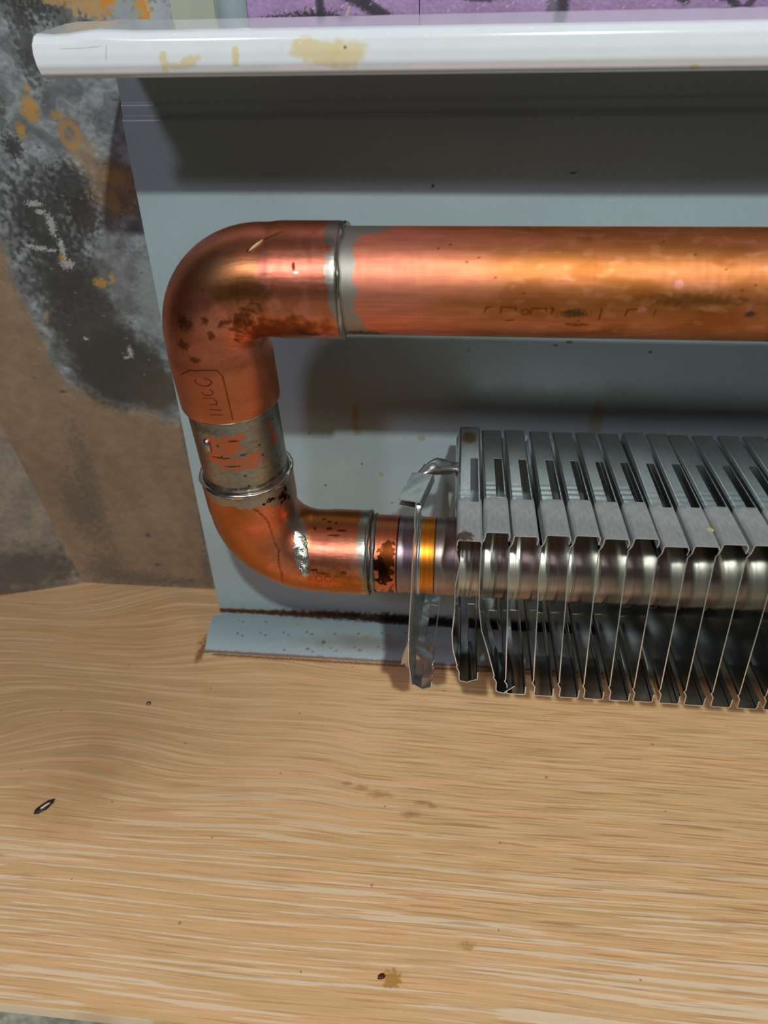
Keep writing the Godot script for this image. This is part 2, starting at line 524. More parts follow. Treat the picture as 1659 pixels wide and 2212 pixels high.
	for q in [[-130, 4, 12, 3.5], [-145, 8, 8, 7], [-112, 3, 12, 2], [-100, 10, 2, 9], [-98, 30, 1.5, 10], [-141, 50, 4, 24], [-148, 40, 6, 14], [-96.5, 50, 1.6, 26], [-98, 70, 1.6, 8]]:
		wl.blob(q[0], q[1], q[2], q[3], c8(92, 82, 72), 0.6, 0.6, 0.6, 0.4)
	for q in [[-121, 12, 1.3, .7], [-108, 4.5, 1.6, .6], [-141, 90, 1.7, .6], [-122, 27, .9, 1.4]]:
		wl.blob(q[0], q[1], q[2], q[3], c8(74, 66, 62), 0.7, 0.4, 0.5)
	var wtex := wl.make()
	var wm := mat(wtex, 0.75, 0.0, bumps(256, 256, 0.05, 0.06, 3.0, 5), 0.25)
	var wuv := func(p): return Vector2((p.x + 216.0) / 156.0, (264.0 - p.y) / 268.0)
	mb = MB.new()
	mb.box(Vector3(-216, -7.5, -60), Vector3(-60, 264, -19), wuv)
	tag(build(mb, "wall_back", wm), "old grey wall with soot, white and orange stains left of the heater panel", "", "", "structure")
	# the left wall turns towards the room from a slanting corner line
	mb = MB.new()
	var lf := Tex.new(128, 256, 0, 0, 60, 120, nz)
	lf.fill(func(a, b):
		var v := 1.0 + 0.14 * ns(a * 0.06, b * 0.05) + 0.1 * ns(a * 0.4, b * 0.3)
		return Color(0.50 * v, 0.445 * v, 0.395 * v))
	lf.blob(8, 20, 7, 10, c8(150, 138, 124), 0.6, 0.6, 0.5, 0.2)
	lf.stroke([Vector2(2.6, 118), Vector2(2.6, 4)], 1.1, c8(158, 148, 138), 0.5, 0.5)  # highlight along the corner line, painted into the wall colour
	lf.blob(22, 110, 25, 10, c8(70, 62, 54), 0.7, 0.6, 0.5, 0.2)
	var lg := []
	for i in 9:
		var row := []
		for j in 13:
			var y := j * 12.0 - 2.0
			var d := i * 12.0
			var cx := -162.0 - 0.165 * y
			var round_ := 2.5 * exp(-d / 6.0)
			row.append(Vector3(cx + 5.0 - d, y, -18.6 + d * 0.33 - 0.3 + (0.0 if d > 0.0 else -1.2) + round_ * 0.2))
		lg.append(row)
	mb.sheet(lg, 1.2, func(_u, _v, p): return Vector2((-157.0 - p.x) / 60.0, 1.0 - p.y / 120.0))
	tag(build(mb, "wall_left", mat(lf.make(), 0.6, 0.0, bumps(128, 128, 0.05, 0.04, 3.0, 6), 0.3)), "brownish grey wall face turning towards the room at far left", "", "", "structure")
	# purple insulation boards above and behind the hood
	var pt := Tex.new(900, 300, -60.0, 232.0, 120.0, 192.0, nz)
	pt.fill(func(a, b):
		var v := 1.0 + 0.07 * ns(a * 0.10, b * 0.14) + 0.10 * ns(a * 0.7 + b * 0.5, b * 0.9)
		return Color(0.62 * v, 0.49 * v, 0.64 * v))
	var ink := c8(46, 38, 48)
	pt.blob(-44, 197.2, 9, 1.7, ink, 0.95, 0.3, 0.6, 0.9)
	pt.blob(-38, 198.2, 7, 1.6, ink, 0.85, 0.4, 0.8, 0.9)
	pt.stroke([Vector2(-36.5, 204), Vector2(-36.0, 196)], 1.0, ink, 0.95)
	pt.stroke([Vector2(-31, 203.4), Vector2(-25, 200.8), Vector2(-19.5, 197.6)], 1.4, ink, 1.0)
	pt.stroke([Vector2(21.5, 207), Vector2(21.8, 196)], 1.5, ink, 0.95)
	pt.blob(19.5, 199.5, 1.3, 3.0, c8(90, 84, 92), 0.7, 0.3, 0.8, 1.0)
	pt.blob(2.5, 201.3, 4.0, 0.6, ink, 0.7, 0.4, 0.6)
	pt.stroke([Vector2(46, 202), Vector2(50, 199.9)], 0.9, ink, 0.85)
	pt.stroke([Vector2(56, 201), Vector2(60, 200.2), Vector2(62, 198.4)], 0.9, ink, 0.85)
	pt.stroke([Vector2(66, 201), Vector2(63.6, 198.2)], 0.8, ink, 0.7)
	for i in 60:
		var a := -50.0 + fmod(i * 29.3, 150.0)
		var b := 196.0 + fmod(i * 1.77, 6.0)
		pt.stroke([Vector2(a, b), Vector2(a + 0.5, b + 0.4)], 0.12, c8(226, 196, 214), 0.7)
	pt.stroke([Vector2(-29.2, 200.4), Vector2(-30.2, 197.6)], 0.25, c8(214, 180, 150), 0.8)
	var pm := mat(pt.make(), 0.7)
	for q in [[-54.5, -12.2, "purple foam insulation board with black smears, left of the thin seam"], [-12.0, 330.0, "purple foam insulation board with black marks, right of the thin seam"]]:
		mb = MB.new()
		mb.box(Vector3(q[0], 160, -14), Vector3(q[1], 520, -4), func(p): return Vector2((p.x + 60.0) / 180.0, (232.0 - p.y) / 40.0))
		tag(build(mb, "foam_board", pm, self, Vector3(q[0], 160, -14)), q[2], "insulation board")
	# pale strip and the pipe behind the hood
	mb = MB.new()
	mb.box(Vector3(-78.3, 150, -19), Vector3(-63.5, 420, -16.5))
	tag(build(mb, "pale_strip", mat(c8(172, 174, 154), 0.5), self, Vector3(-78.3, 150, -19)), "pale greenish strip standing on the wall behind the white hood", "strip")
	mb = MB.new()
	var pg := []
	for j in 12:
		var row := []
		for i in 33: row.append(Vector3(-59.7 + 4.9 * cos(TAU * i / 32.0), 150.0 + j * 24.0, -12.5 - 4.9 * sin(TAU * i / 32.0)))
		pg.append(row)
	mb.sheet(pg, 1.0, func(u, v, _p): return Vector2(u, v))
	tag(build(mb, "conduit", mat(c8(186, 198, 198), 0.14, 0.35), self, Vector3(-59.7, 150, -12.5)), "shiny grey green vertical conduit between pale strip and purple board", "pipe")

# ------------------------------------------------------------------ grey back panel with the white hood and the bottom lip
func back_panel():
	var t := thing("heater_back_panel", Vector3(0, 0, 0), "grey steel heater back panel with glossy white top hood and curved bottom lip", "heater panel")
	var px0 := -90.3
	var px1 := 262.0
	var tx := Tex.new(1060, 1000, -92.0, 200.0, 122.0, 0.0, nz)
	tx.fill(func(a, b):
		var v := 1.0 + 0.025 * ns(a * 0.02, b * 0.03) + 0.02 * ns(a * 0.5, b * 0.5)
		return Color(0.59 * v, 0.645 * v, 0.655 * v))
	var rust := c8(86, 46, 26)
	var drip := c8(140, 128, 84)
	for q in [[-31.5, 92.5, 1.1, 4.5, .6], [-31.0, 87.5, 1.5, 1.6, .55], [44.5, 93, 2.2, 5.5, .5], [-10, 85.4, 1.3, .9, .6], [-23.5, 71, .8, .8, .5], [3.7, 115.8, .8, .8, .6], [44.0, 99.5, .8, .8, .5]]:
		tx.blob(q[0], q[1], q[2], q[3], drip, q[4], 0.4, 0.5, 0.8)
	for q in [[-7.9, 161, .35, .5], [28.3, 164, .9, .2], [29.1, 117.6, .7, .4], [33.1, 118.6, .8, .4], [56.7, 116, .6, .4], [-47, 86, .3, .3], [-43, 66, .4, .4], [-30, 75, .3, .4], [-20, 60, .3, .3]]:
		tx.blob(q[0], q[1], q[2], q[3], c8(52, 50, 46), 0.75, 0.4, 0.5, 1.5)
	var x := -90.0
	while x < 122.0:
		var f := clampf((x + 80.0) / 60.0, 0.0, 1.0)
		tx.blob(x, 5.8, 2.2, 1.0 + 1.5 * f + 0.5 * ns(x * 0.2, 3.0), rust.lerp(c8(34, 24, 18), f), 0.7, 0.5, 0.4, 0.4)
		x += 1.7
	tx.stroke([Vector2(-90.2, 2), Vector2(-90.2, 18)], 0.5, rust, 0.8)
	# profile from the bottom up: flat, a step in two folds, flat to the hood
	var prof := tight([Vector2(0, 0.2), Vector2(0, 60), Vector2(0, 120), Vector2(0, 176.9), Vector2(-1.0, 177.9), Vector2(-1.0, 180.2), Vector2(-1.5, 181.0), Vector2(-1.5, 188), Vector2(-1.5, 197.5)], 0.35)
	var g := []
	for i in 51:
		var xx := lerpf(px0, px1, i / 50.0)
		var row := []
		for q in prof: row.append(Vector3(xx + (0.8 if q.y < 12.0 and i == 0 else 0.0), q.y, q.x - 0.5 + 0.25 * sin(xx * 0.04 + q.y * 0.02)))
		g.append(row)
	var mb := MB.new()
	mb.sheet(g, 0.9, func(_u, _v, p): return Vector2((p.x + 92.0) / 214.0, (200.0 - p.y) / 200.0))
	build(mb, "back_plate", mat(tx.make(), 0.33, 0.0, bumps(256, 256, 0.03, 0.03, 1.0, 9), 0.06), t)
	# hood
	var hx := Tex.new(1060, 200, -92.0, 40.0, 122.0, 0.0, nz)   # v: millimetres along the profile
	hx.fill(func(a, b):
		var v := 0.93 + 0.01 * ns(a * 0.1, b * 0.1)
		return Color(v * 0.985, v * 0.99, v))
	var smear := c8(228, 208, 160)
	var hp := tight([Vector2(-1.5, 197.9), Vector2(14, 197.9), Vector2(20, 197.7), Vector2(35.4, 195.75), Vector2(36.5, 195.3), Vector2(37.05, 194.3), Vector2(37.3, 192.2), Vector2(37.2, 190.4), Vector2(36.4, 188.9), Vector2(34.9, 188.3), Vector2(31.5, 188.6)], 0.4)
	var arc := [0.0]
	for i in range(1, hp.size()): arc.append(arc[-1] + hp[i].distance_to(hp[i - 1]))
	# smears sit on the front face (about 39 mm along the profile at its top, 44 at its foot)
	var f0: float = arc[-1] - 12.0
	var hs: float = arc[-1]
	hx.y0 = hs - 12.0
	hx.sy = 200.0 / 16.0
	hx.blob(-30, f0 + 3.6, 6.0, 1.9, smear, 0.85, 0.3, 0.35, 0.3, 0.12)
	hx.blob(-24.5, f0 + 4.1, 4.0, 2.3, smear, 0.8, 0.3, 0.35, 0.3)
	hx.blob(-47, f0 + 4.2, 0.8, 1.7, smear, 0.85, 0.3, 0.4)
	hx.blob(-57, f0 + 4.9, 2.3, 0.9, smear, 0.8, 0.3, 0.4, 0.8, -0.3)
	hx.blob(-62.3, f0 + 5.0, 0.9, 1.8, smear, 0.75, 0.3, 0.5)
	hx.blob(-60.5, f0 + 5.6, 1.6, 0.6, smear, 0.6, 0.3, 0.5)
	hx.blob(44, f0 + 7.0, 1.0, 0.5, smear, 0.7, 0.4, 0.5)
	hx.blob(-24.5, f0 + 3.0, 0.35, 0.3, c8(120, 110, 96), 0.8)
	hx.stroke([Vector2(-84, f0 + 2.5), Vector2(-80, f0 + 2.45), Vector2(-75.5, f0 + 2.2)], 0.10, c8(160, 154, 152), 0.35)
	hx.stroke([Vector2(-73.9, f0 + 2.0), Vector2(-74.6, f0 + 4.4)], 0.12, c8(170, 164, 160), 0.5)
	for i in 34:
		hx.blob(-85.0 + fmod(i * 37.1 + 9.0 * ns(i * 2.7, 3.0), 190.0), f0 + 0.3 + fmod(i * 0.53, 1.9), 0.2 + 0.2 * absf(ns(i * 1.9, 6.0)), 0.10, c8(255, 255, 250), 0.7, 0.4, 0.3)
	g = []
	for i in 101:
		var u := i / 100.0
		var xx := lerpf(-89.9, px1, u)
		var dent := exp(-pow((xx + 86.0) / 5.0, 2.0))
		var row := []
		for q in hp:
			var p: Vector2 = q
			var y := p.y - 0.0046 * (xx + 89.0) * clampf(p.x / 30.0, 0.0, 1.0)
			if p.x > 15.0 and p.y > 194.0: y += -0.45 * dent + 0.35 * exp(-pow((xx + 76.0) / 5.0, 2.0))
			row.append(Vector3(xx + dent * (0.9 * smoothstep(193.5, 196.5, p.y) - 0.35 * exp(-pow((p.y - 192.5) / 2.0, 2.0))) * (1.0 if p.x > 30.0 else 0.0), y, p.x))
		g.append(row)
	mb = MB.new()
	var hn := hp.size()
	mb.sheet(g, 0.9, func(u, v, p): return Vector2((p.x + 92.0) / 214.0, (arc[clampi(int(round(v * (hn - 1))), 0, hn - 1)] - hs + 12.0) / 16.0))
	var hm := mat(hx.make(), 0.16)
	hm.clearcoat_enabled = true
	hm.clearcoat = 0.6
	hm.clearcoat_roughness = 0.08
	hm.texture_repeat = false
	tag(build(mb, "top_hood", hm, t), "glossy white top hood with beige smears")
	# bottom lip
	var lx := Tex.new(1060, 128, -94.0, 0.0, 122.0, 20.0, nz)
	lx.fill(func(a, b):
		var v := 1.0 + 0.03 * ns(a * 0.03, b * 0.06) + 0.02 * ns(a * 0.6, b * 0.6)
		return Color(0.545 * v, 0.595 * v, 0.60 * v))
	for q in [[-56, 4, 1.2, .9], [-20.5, 7.6, 1.3, 1.3], [-30, 9.5, 1.2, 1.2]]:
		lx.blob(q[0], q[1], q[2], q[3], c8(146, 136, 88), 0.7, 0.35, 0.4)
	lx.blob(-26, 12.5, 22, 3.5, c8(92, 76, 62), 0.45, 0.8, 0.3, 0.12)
	for i in 34:
		var rr := 0.3 + 0.35 * absf(ns(i * 1.7, 8.0))
		lx.blob(-80.0 + fmod(i * 27.7, 92.0), 3.0 + fmod(i * 5.3, 15.0), rr * 1.2, rr, c8(64, 52, 44), 0.65, 0.4, 0.5, 1.5)
	lx.blob(-45.5, 13, .8, .7, c8(70, 64, 44), 0.8)
	x = -92.0
	while x < 122.0:
		lx.blob(x, 19.6, 1.7, 0.5 + 0.4 * absf(ns(x * 0.3, 1.0)), c8(80, 52, 32), 0.8, 0.5, 0.6, 1.0)
		x += 1.9
	var lp := []
	for i in 13:
		var q := i / 12.0
		lp.append(Vector2(4.5 + 13.6 * q, 6.8 - 3.6 * q - 2.9 * q * q + 1.5 * sin(PI * q) * (0.75)))
	g = []
	for i in 41:
		var xx := lerpf(-90.3, px1, i / 40.0)
		var row := []
		for q in lp: row.append(Vector3(xx - (0.5 if i == 0 else 0.0) * q.x / 18.0, maxf(q.y, 0.35), q.x - 0.0035 * (xx + 90.0)))
		g.append(row)
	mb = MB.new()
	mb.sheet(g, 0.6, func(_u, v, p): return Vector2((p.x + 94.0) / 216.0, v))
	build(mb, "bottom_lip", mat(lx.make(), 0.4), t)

# ------------------------------------------------------------------ copper and fins: one rigid run
var copper_bump: Texture2D
func pipe_run():
	var t := thing("heating_pipe", CL, "soldered copper pipe run with two elbows and a row of grey sheet metal fins", "heating pipe")
	copper_bump = bumps(256, 256, 0.02, 0.25, 1.5, 21)
	var brushed := bumps(256, 256, 0.25, 0.02, 1.5, 22)
	var solder_m := mat(c8(186, 182, 172), 0.3, 1.0, bumps(128, 128, 0.12, 0.12, 2.5, 23), 0.4)
	var dull := mat(c8(140, 138, 130), 0.42, 1.0, bumps(128, 128, 0.12, 0.12, 2.5, 24), 0.4)
	var pink := c8(226, 138, 108)
	var tin := c8(166, 160, 150)
	var brown := c8(104, 52, 24)
	var gold := c8(170, 102, 42)
	# upper pipe, u = x
	var a := Tex.new(1200, 600, -30.0, -34.9, 122.0, 34.9, nz)
	a.fill(func(x, v):
		var ox := smoothstep(-14.0, 22.0, x + 9.0 * ns(x * 0.03, v * 0.05) - 0.5 * absf(v - 6.0) + 6.0)
		var c := pink.lerp(c8(188, 116, 62), clampf(ox, 0.0, 1.0) * (0.82 + 0.4 * ns(x * 0.04 + 5.0, v * 0.10)))
		var m := 1.0 + 0.06 * ns(x * 0.12, v * 0.5) + 0.05 * ns(x * 0.02, v * 1.6)
		c = Color(c.r * m, c.g * m, c.b * m)
		c = c.lerp(c8(164, 92, 40), 0.5 * smoothstep(0.0, 0.4, ns(x * 0.05 + 20.0, v * 0.12)) * ox)
		return c.lerp(c8(232, 164, 132), 0.3 * smoothstep(0.2, 0.55, ns(x * 0.16 + 60.0, v * 0.3)) * ox))
	var up := [a]
	for q in [[-25, 16, 5.0, 5], [-24.3, 8, 3.6, 6], [-24, 2, 3.4, 5], [-23.8, -6, 4.4, 5], [-22, -12, 6, 5], [-21, 18, 6, 3.5], [-17.5, 17.4, 3.5, 1.4]]:
		a.blob(q[0], q[1], q[2], q[3], tin, 0.95, 0.08, 0.25, 0.35)
	for q in [[-20, -9.5, 4, 1.2], [-16, -12.5, 8, 1.2], [-6, -14, 10, 1.0]]:
		a.blob(q[0], q[1], q[2], q[3], brown, 0.75, 0.5, 0.6, 0.6)
	a.blob(23.2, -1.6, 2.4, 0.9, c8(84, 70, 42), 0.75, 0.4, 0.5, 1.0)
	a.blob(24, -4.5, 2.0, 0.5, brown, 0.6, 0.5, 0.5, 1.0)
	a.blob(48, 0.2, 3.4, 0.8, c8(232, 160, 120), 0.75, 0.4, 0.4, 0.5, -0.1)
	a.blob(46, 1.4, 8, 1.2, c8(110, 70, 30), 0.55, 0.6, 0.6, 0.5)
	a.blob(35.8, -0.6, 0.9, 0.7, c8(236, 140, 132), 0.8, 0.4, 0.4)
	a.blob(42, 4.3, 1.1, 0.7, c8(240, 160, 150), 0.7, 0.4, 0.5)
	a.blob(56.5, -1.2, 1.0, 0.6, c8(96, 64, 56), 0.8, 0.4, 0.5)
	# the faint stamped line along the pipe
	var ink := c8(128, 68, 30)
	a.stroke([Vector2(6.6, -0.4), Vector2(5.6, -0.6), Vector2(5.3, -1.8)], 0.16, ink, 0.8)
	a.stroke([Vector2(8.6, -1.8), Vector2(8.6, -0.4), Vector2(11.4, -0.5), Vector2(11.6, -1.0)], 0.18, ink, 0.8)
	a.stroke([Vector2(9.8, -3.6), Vector2(11.2, -3.4)], 0.2, ink, 0.7)
	a.ring(13.4, -1.4, 0.7, 0.6, 0.15, ink, 0.7)
	a.stroke([Vector2(14.4, -1.9), Vector2(14.6, -0.6), Vector2(17.4, -0.6), Vector2(17.6, -1.2)], 0.17, ink, 0.8)
	a.stroke([Vector2(18.9, -0.5), Vector2(18.6, -1.8)], 0.18, ink, 0.8)
	a.stroke([Vector2(28.2, -0.4), Vector2(28.1, -3.0)], 0.2, ink, 0.8)
	a.stroke([Vector2(33.0, -2.0), Vector2(33.2, -0.6), Vector2(35.0, -0.5)], 0.18, ink, 0.8)
	a.stroke([Vector2(38.6, -0.6), Vector2(38.4, -1.8)], 0.18, ink, 0.6)
	for i in 26:
		a.blob(-10.0 + fmod(i * 31.9, 90.0), -12.0 + fmod(i * 7.7, 26.0), 0.3, 0.22, brown, 0.55, 0.4, 0.5, 2.0)
	var mb := MB.new()
	tube(mb, line(Vector3(-30, CU.y, CU.z), Vector3(262, CU.y, CU.z), 60), func(_s, _th): return 11.11, 96, func(p, _s): return (p.x + 30.0) / 152.0)
	# here theta runs the other way up, so the picture is laid with v mirrored
	for i in mb.t.size(): mb.t[i] = Vector2(mb.t[i].x, 1.0 - mb.t[i].y)
	build(mb, "upper_pipe", mat(a.make(), 0.54, 1.0, brushed, 0.10), t)
	# upper elbow, s from the right rim
	var p1 := line(Vector3(-24.35, CU.y, CU.z), Vector3(-24.5, CU.y, CU.z), 2) + line(Vector3(-25.0, CU.y, CU.z), Vector3(-42.0, CU.y, CU.z), 16) + bend(CU, -XH, -VV, 13.0) + line(at_y(137.0), at_y(121.2), 14) + line(at_y(120.95), at_y(120.75), 2)
	var e := Tex.new(900, 640, 0.0, -37.7, 55.03, 37.7, nz)
	e.fill(func(s, v):
		var m := 1.0 + 0.07 * ns(s * 0.08, v * 0.08) + 0.06 * ns(s * 0.5, v * 0.35)
		var c := Color(pink.r * m, pink.g * m, pink.b * m)
		c = c.lerp(c8(190, 104, 70), 0.45 * smoothstep(0.0, 0.35, ns(s * 0.16 + 40.0, v * 0.07)))
		c = c.lerp(c8(196, 106, 76), 0.5 * smoothstep(-0.1, 0.4, ns(s * 0.04 + 8.0, v * 0.04)))
		return c.lerp(c8(226, 124, 76), 0.55 * smoothstep(38.0, 46.0, s + 3.0 * ns(s * 0.1, v * 0.1))))
	for q in [[1.0, 17, 2.0, 6], [0.8, 7, 1.7, 4], [0.6, 1, 1.2, 4], [0.2, -8, .7, 7], [0.5, 26, 2.0, 7]]:
		e.blob(q[0], q[1], q[2], q[3], tin, 0.95, 0.1, 0.3, 0.4)
	e.blob(21, 5.5, 4.5, 4.5, c8(164, 112, 56), 0.75, 0.6, 0.6, 0.25)
	e.blob(23.5, 9, 4, 4, c8(186, 140, 96), 0.6, 0.6, 0.6, 0.25)
	e.blob(17.7, 2.5, 3.5, 3.5, c8(128, 82, 40), 0.6, 0.6, 0.7, 0.35)
	e.blob(16, -9, 9, 4.5, c8(112, 58, 18), 0.85, 0.5, 0.6, 0.3, -0.15)
	e.blob(10, -6, 8, 3, c8(120, 66, 30), 0.65, 0.6, 0.6, 0.3)
	e.blob(15, -13, 9, 4, c8(196, 112, 34), 0.8, 0.6, 0.5, 0.3)
	e.blob(23, -4, 6, 1.6, c8(92, 44, 20), 0.65, 0.5, 0.9, 0.5, -0.5)
	for q in [[8.6, -7.4, 1.6, .8], [7.0, -8.6, 1.8, .6], [20.5, -4.8, 1.7, 1.0], [22.8, -3.6, 1.3, .7], [27.0, -2.0, 1.4, .6], [25.5, -2.6, 1.0, .5], [32.0, 4.6, 1.2, 1.7], [35.9, 4.4, .9, 1.4], [31.5, -1.5, 1, .8], [38.4, 1.9, .6, 1.4], [30, -7, .7, .6], [29, 1, .8, .7]]:
		e.blob(q[0], q[1], q[2], q[3], c8(84, 42, 26), 0.6, 0.5, 0.6, 0.9)
	for i in 50:
		e.blob(22.0 + fmod(i * 11.3, 18.0), -8.0 + fmod(i * 3.7, 16.0), 0.22, 0.18, c8(120, 62, 44), 0.3, 0.4, 0.4, 2.0)
	e.stroke([Vector2(19.4, 5.4), Vector2(20.0, 2.5), Vector2(21.1, -1.0)], 0.12, c8(130, 74, 54), 0.3)
	e.blob(8.6, 7.3, .35, .8, c8(80, 24, 14), 0.85, 0.3, 0.3)
	e.blob(8.1, 6.2, .5, .25, c8(236, 226, 236), 0.9, 0.3, 0.3)
	e.stroke([Vector2(15.0, 13.2), Vector2(11.5, 15.3)], 0.3, c8(126, 92, 52), 0.6)
	e.blob(17.8, 10.6, .3, .3, c8(40, 24, 16), 0.9)
	# stamped letters in their frame near the lower rim
	var st := c8(122, 58, 34)
	e.stroke([Vector2(43.0, 7.2), Vector2(41.0, 3.8), Vector2(40.7, 0), Vector2(40.8, -2.6), Vector2(42.4, -3.6), Vector2(46.7, -3.7), Vector2(53.8, -3.8)], 0.15, st, 0.75)
	e.ring(43.6, 1.0, 1.0, 1.9, 0.15, st, 0.8, 0.3 - PI, PI * 0.5 + 0.6)
	e.ring(46.2, 0.6, 0.8, 1.3, 0.14, st, 0.7, -2.6, 1.6)
	e.stroke([Vector2(47.8, 1.9), Vector2(47.7, -0.4), Vector2(48.4, -1.0), Vector2(49.3, -1.0), Vector2(49.5, 0.8)], 0.14, st, 0.65)
	e.stroke([Vector2(50.7, 1.0), Vector2(50.9, -1.6)], 0.15, st, 0.7)
	e.stroke([Vector2(52.1, 1.2), Vector2(52.2, -1.8)], 0.15, st, 0.8)
	mb = MB.new()
	var r1 := func(s, _th):
		if s < 0.1: return 11.2
		if s > 54.95: return 11.2
		var d := minf(s, 55.03 - s)
		return 12.15 - 0.35 * exp(-d / 0.25) - 0.28 * smoothstep(13.5, 16.0, s) * smoothstep(42.0, 39.5, s)
	tube(mb, p1, r1, 120)
	var el := build(mb, "elbow", mat(e.make(), 0.36, 1.0, copper_bump, 0.10), t)
	tag(el, "upper copper elbow with stamped letters")
	build(solder_ring(Vector3(-24.2, CU.y, CU.z), XH, 11.55, 0.62, 2.0, 0.8), "solder_joint", solder_m, el)
	build(solder_ring(at_y(120.7), VV, 11.45, 0.38, 5.0, 0.7), "solder_joint", dull, el)
	# pale splinter stuck on the elbow
	var n1 := tube_frame(p1, 16.6, 0.98)
	mb = lump(n1[0], (n1[2] * 0.7 + n1[3] * 0.7) * 0.24, n1[1] * 0.25, (n1[2] * 0.72 - n1[3] * 0.69) * 1.7, 3.0, 0.2)
	build(mb, "splinter", mat(c8(206, 176, 132), 0.6), el)
	# tinned stub between the elbows
	var sp := line(at_y(125), at_y(95), 20)
	var b := Tex.new(420, 512, 0.0, -34.9, 30.2, 34.9, nz)
	b.fill(func(s, v):
		var m := 0.98 + 0.10 * ns(s * 0.10, v * 0.08) + 0.10 * ns(s * 0.9, v * 0.4)
		return Color(0.66 * m, 0.625 * m, 0.575 * m))
	# s here runs from y 125 down
	var bare := c8(232, 128, 88)
	for q in [[10.6, -1.6, 2.6, 3.0], [12.4, 0.6, 1.8, 3.4], [9.0, -3.6, 1.2, 1.6], [9.8, 3.0, 1.2, 2.2], [12.6, 4.2, 2.2, 2.0], [13.6, -2.4, 1.0, 1.6], [15.6, 0.8, 0.9, 5.0], [16.6, -4.4, 1.5, 4.2], [17.6, -2.0, 0.8, 4.6], [14.9, -6.2, 0.7, 1.8], [12.4, -13.2, 2.4, 1.2], [8.6, -12.4, 0.9, 0.8], [14.6, -15.6, 1.2, 0.7]]:
		b.blob(q[0], q[1], q[2], q[3], bare, 0.95, 0.06, 0.6, 0.55)
	var grey := Color(0.64, 0.61, 0.56)
	for q in [[14.3, -2.6, 0.5, 2.4], [13.0, -3.2, 0.7, 0.9], [16.2, -2.6, 0.22, 3.0], [11.4, 1.6, 0.35, 1.4], [17.1, -5.0, 0.2, 2.2], [10.2, -4.2, 0.8, 0.5]]:
		b.blob(q[0], q[1], q[2], q[3], grey, 0.9, 0.15, 0.6, 0.7)
	for q in [[14.5, 1.6, 0.22, 2.4], [13.9, -3.9, 0.3, 0.8], [9.6, -2.2, 0.3, 1.3], [17.0, -1.0, 0.16, 2.0]]:
		b.blob(q[0], q[1], q[2], q[3], c8(92, 54, 34), 0.75, 0.3, 0.7, 0.8)
	b.blob(6.8, 9, 1.5, 7, c8(96, 88, 78), 0.6, 0.5, 0.5)
	b.blob(14, 9, 10, 2.5, c8(160, 84, 60), 0.6, 0.6, 0.5)
	for i in 9:
		b.blob(8.0 + fmod(i * 7.7, 17.0), -14.0 + fmod(i * 5.1, 20.0), .3, .25, c8(52, 38, 28), 0.8, 0.3, 0.5, 1.5)
	for i in 9: b.blob(24.0 + 0.5 * ns(i, 1.0), -18.0 + i * 3.6 + 2.0 * ns(i * 1.3, 4.0), .5, 1.5, c8(62, 52, 42), 0.55, 0.6, 0.6, 1.0)
	mb = MB.new()
	tube(mb, sp, func(_s, _th): return 11.11, 96)
	var stub := build(mb, "pipe_stub", mat(b.make(), 0.36, 1.0, brushed, 0.15), t)
	tag(stub, "short grey tinned pipe with bare copper patches")
	var n2 := tube_frame(sp, 11.6, 0.43, 11.2)
	build(lump(n2[0], n2[3] * 1.9, n2[2] * 1.0, n2[1] * 0.8, 6.0, 0.25), "solder_drip", solder_m, stub)
	# lower elbow, s from its upper rim
	var p2 := line(at_y(99.05), at_y(98.9), 2) + line(at_y(98.5), at_y(87.9), 10) + bend(CL, -VV, XH, 17.0) + line(Vector3(-36.6, CL.y, CL.z), Vector3(-22.6, CL.y, CL.z), 14) + line(Vector3(-22.3, CL.y, CL.z), Vector3(-22.15, CL.y, CL.z), 2)
	var f := Tex.new(900, 640, 0.0, -38.0, 53.0, 38.0, nz)
	f.fill(func(s, v):
		var m := 1.0 + 0.07 * ns(s * 0.08 + 3.0, v * 0.08) + 0.06 * ns(s * 0.5, v * 0.35)
		var c := Color(pink.r * m, pink.g * 0.97 * m, pink.b * 0.93 * m)
		var back := smoothstep(-2.0, 4.0, v + 3.0 * ns(s * 0.1, v * 0.1) + (3.0 if s < 25.0 else 0.5))
		c = c.lerp(gold, 0.85 * back * (0.8 + 0.5 * ns(s * 0.05, v * 0.06)))
		c = c.lerp(c8(178, 104, 36), 0.75 * smoothstep(-14.0, -19.0, v))
		return c)
	f.stroke([Vector2(2.6, -2.5), Vector2(5, -5), Vector2(9, -7), Vector2(13, -7.4), Vector2(18, -7.0), Vector2(23.8, -5.8), Vector2(29.3, 0.0), Vector2(31, 5)], 0.32, c8(122, 58, 26), 0.4, 0.8)
	f.blob(12, -3.0, 6, 2.2, c8(214, 112, 64), 0.6, 0.6, 0.6, 0.3, -0.3)
	f.blob(20, -10, 7, 3.0, c8(234, 140, 96), 0.6, 0.6, 0.6, 0.3)
	for q in [[1.6, 4, 1.5, 6], [2.0, -4, 1.9, 5], [2.6, -10, 3.0, 4], [4.2, -14.5, 4.4, 3.4], [8.0, -15.4, 5.5, 3.2], [16, -15.0, 7, 3.6], [24, -14.6, 5.5, 3.0], [30, -12.6, 4, 2.4], [51.8, -14, 1.6, 9], [52.2, 0, 1.0, 14], [51.6, -24, 1.6, 6]]:
		f.blob(q[0], q[1], q[2], q[3], tin, 0.95, 0.1, 0.35, 0.4)
	for q in [[2.8, -9, .7, 1.0], [3.6, -12.5, 1.0, 1.3], [4.8, -13.5, .8, .9], [2.4, -14, .9, .6], [6, -15, .7, .5], [3.3, -7, .4, .5], [5.6, -12, .5, .5]]:
		f.blob(q[0], q[1], q[2], q[3], c8(44, 26, 18), 0.9, 0.3, 0.7, 1.0)
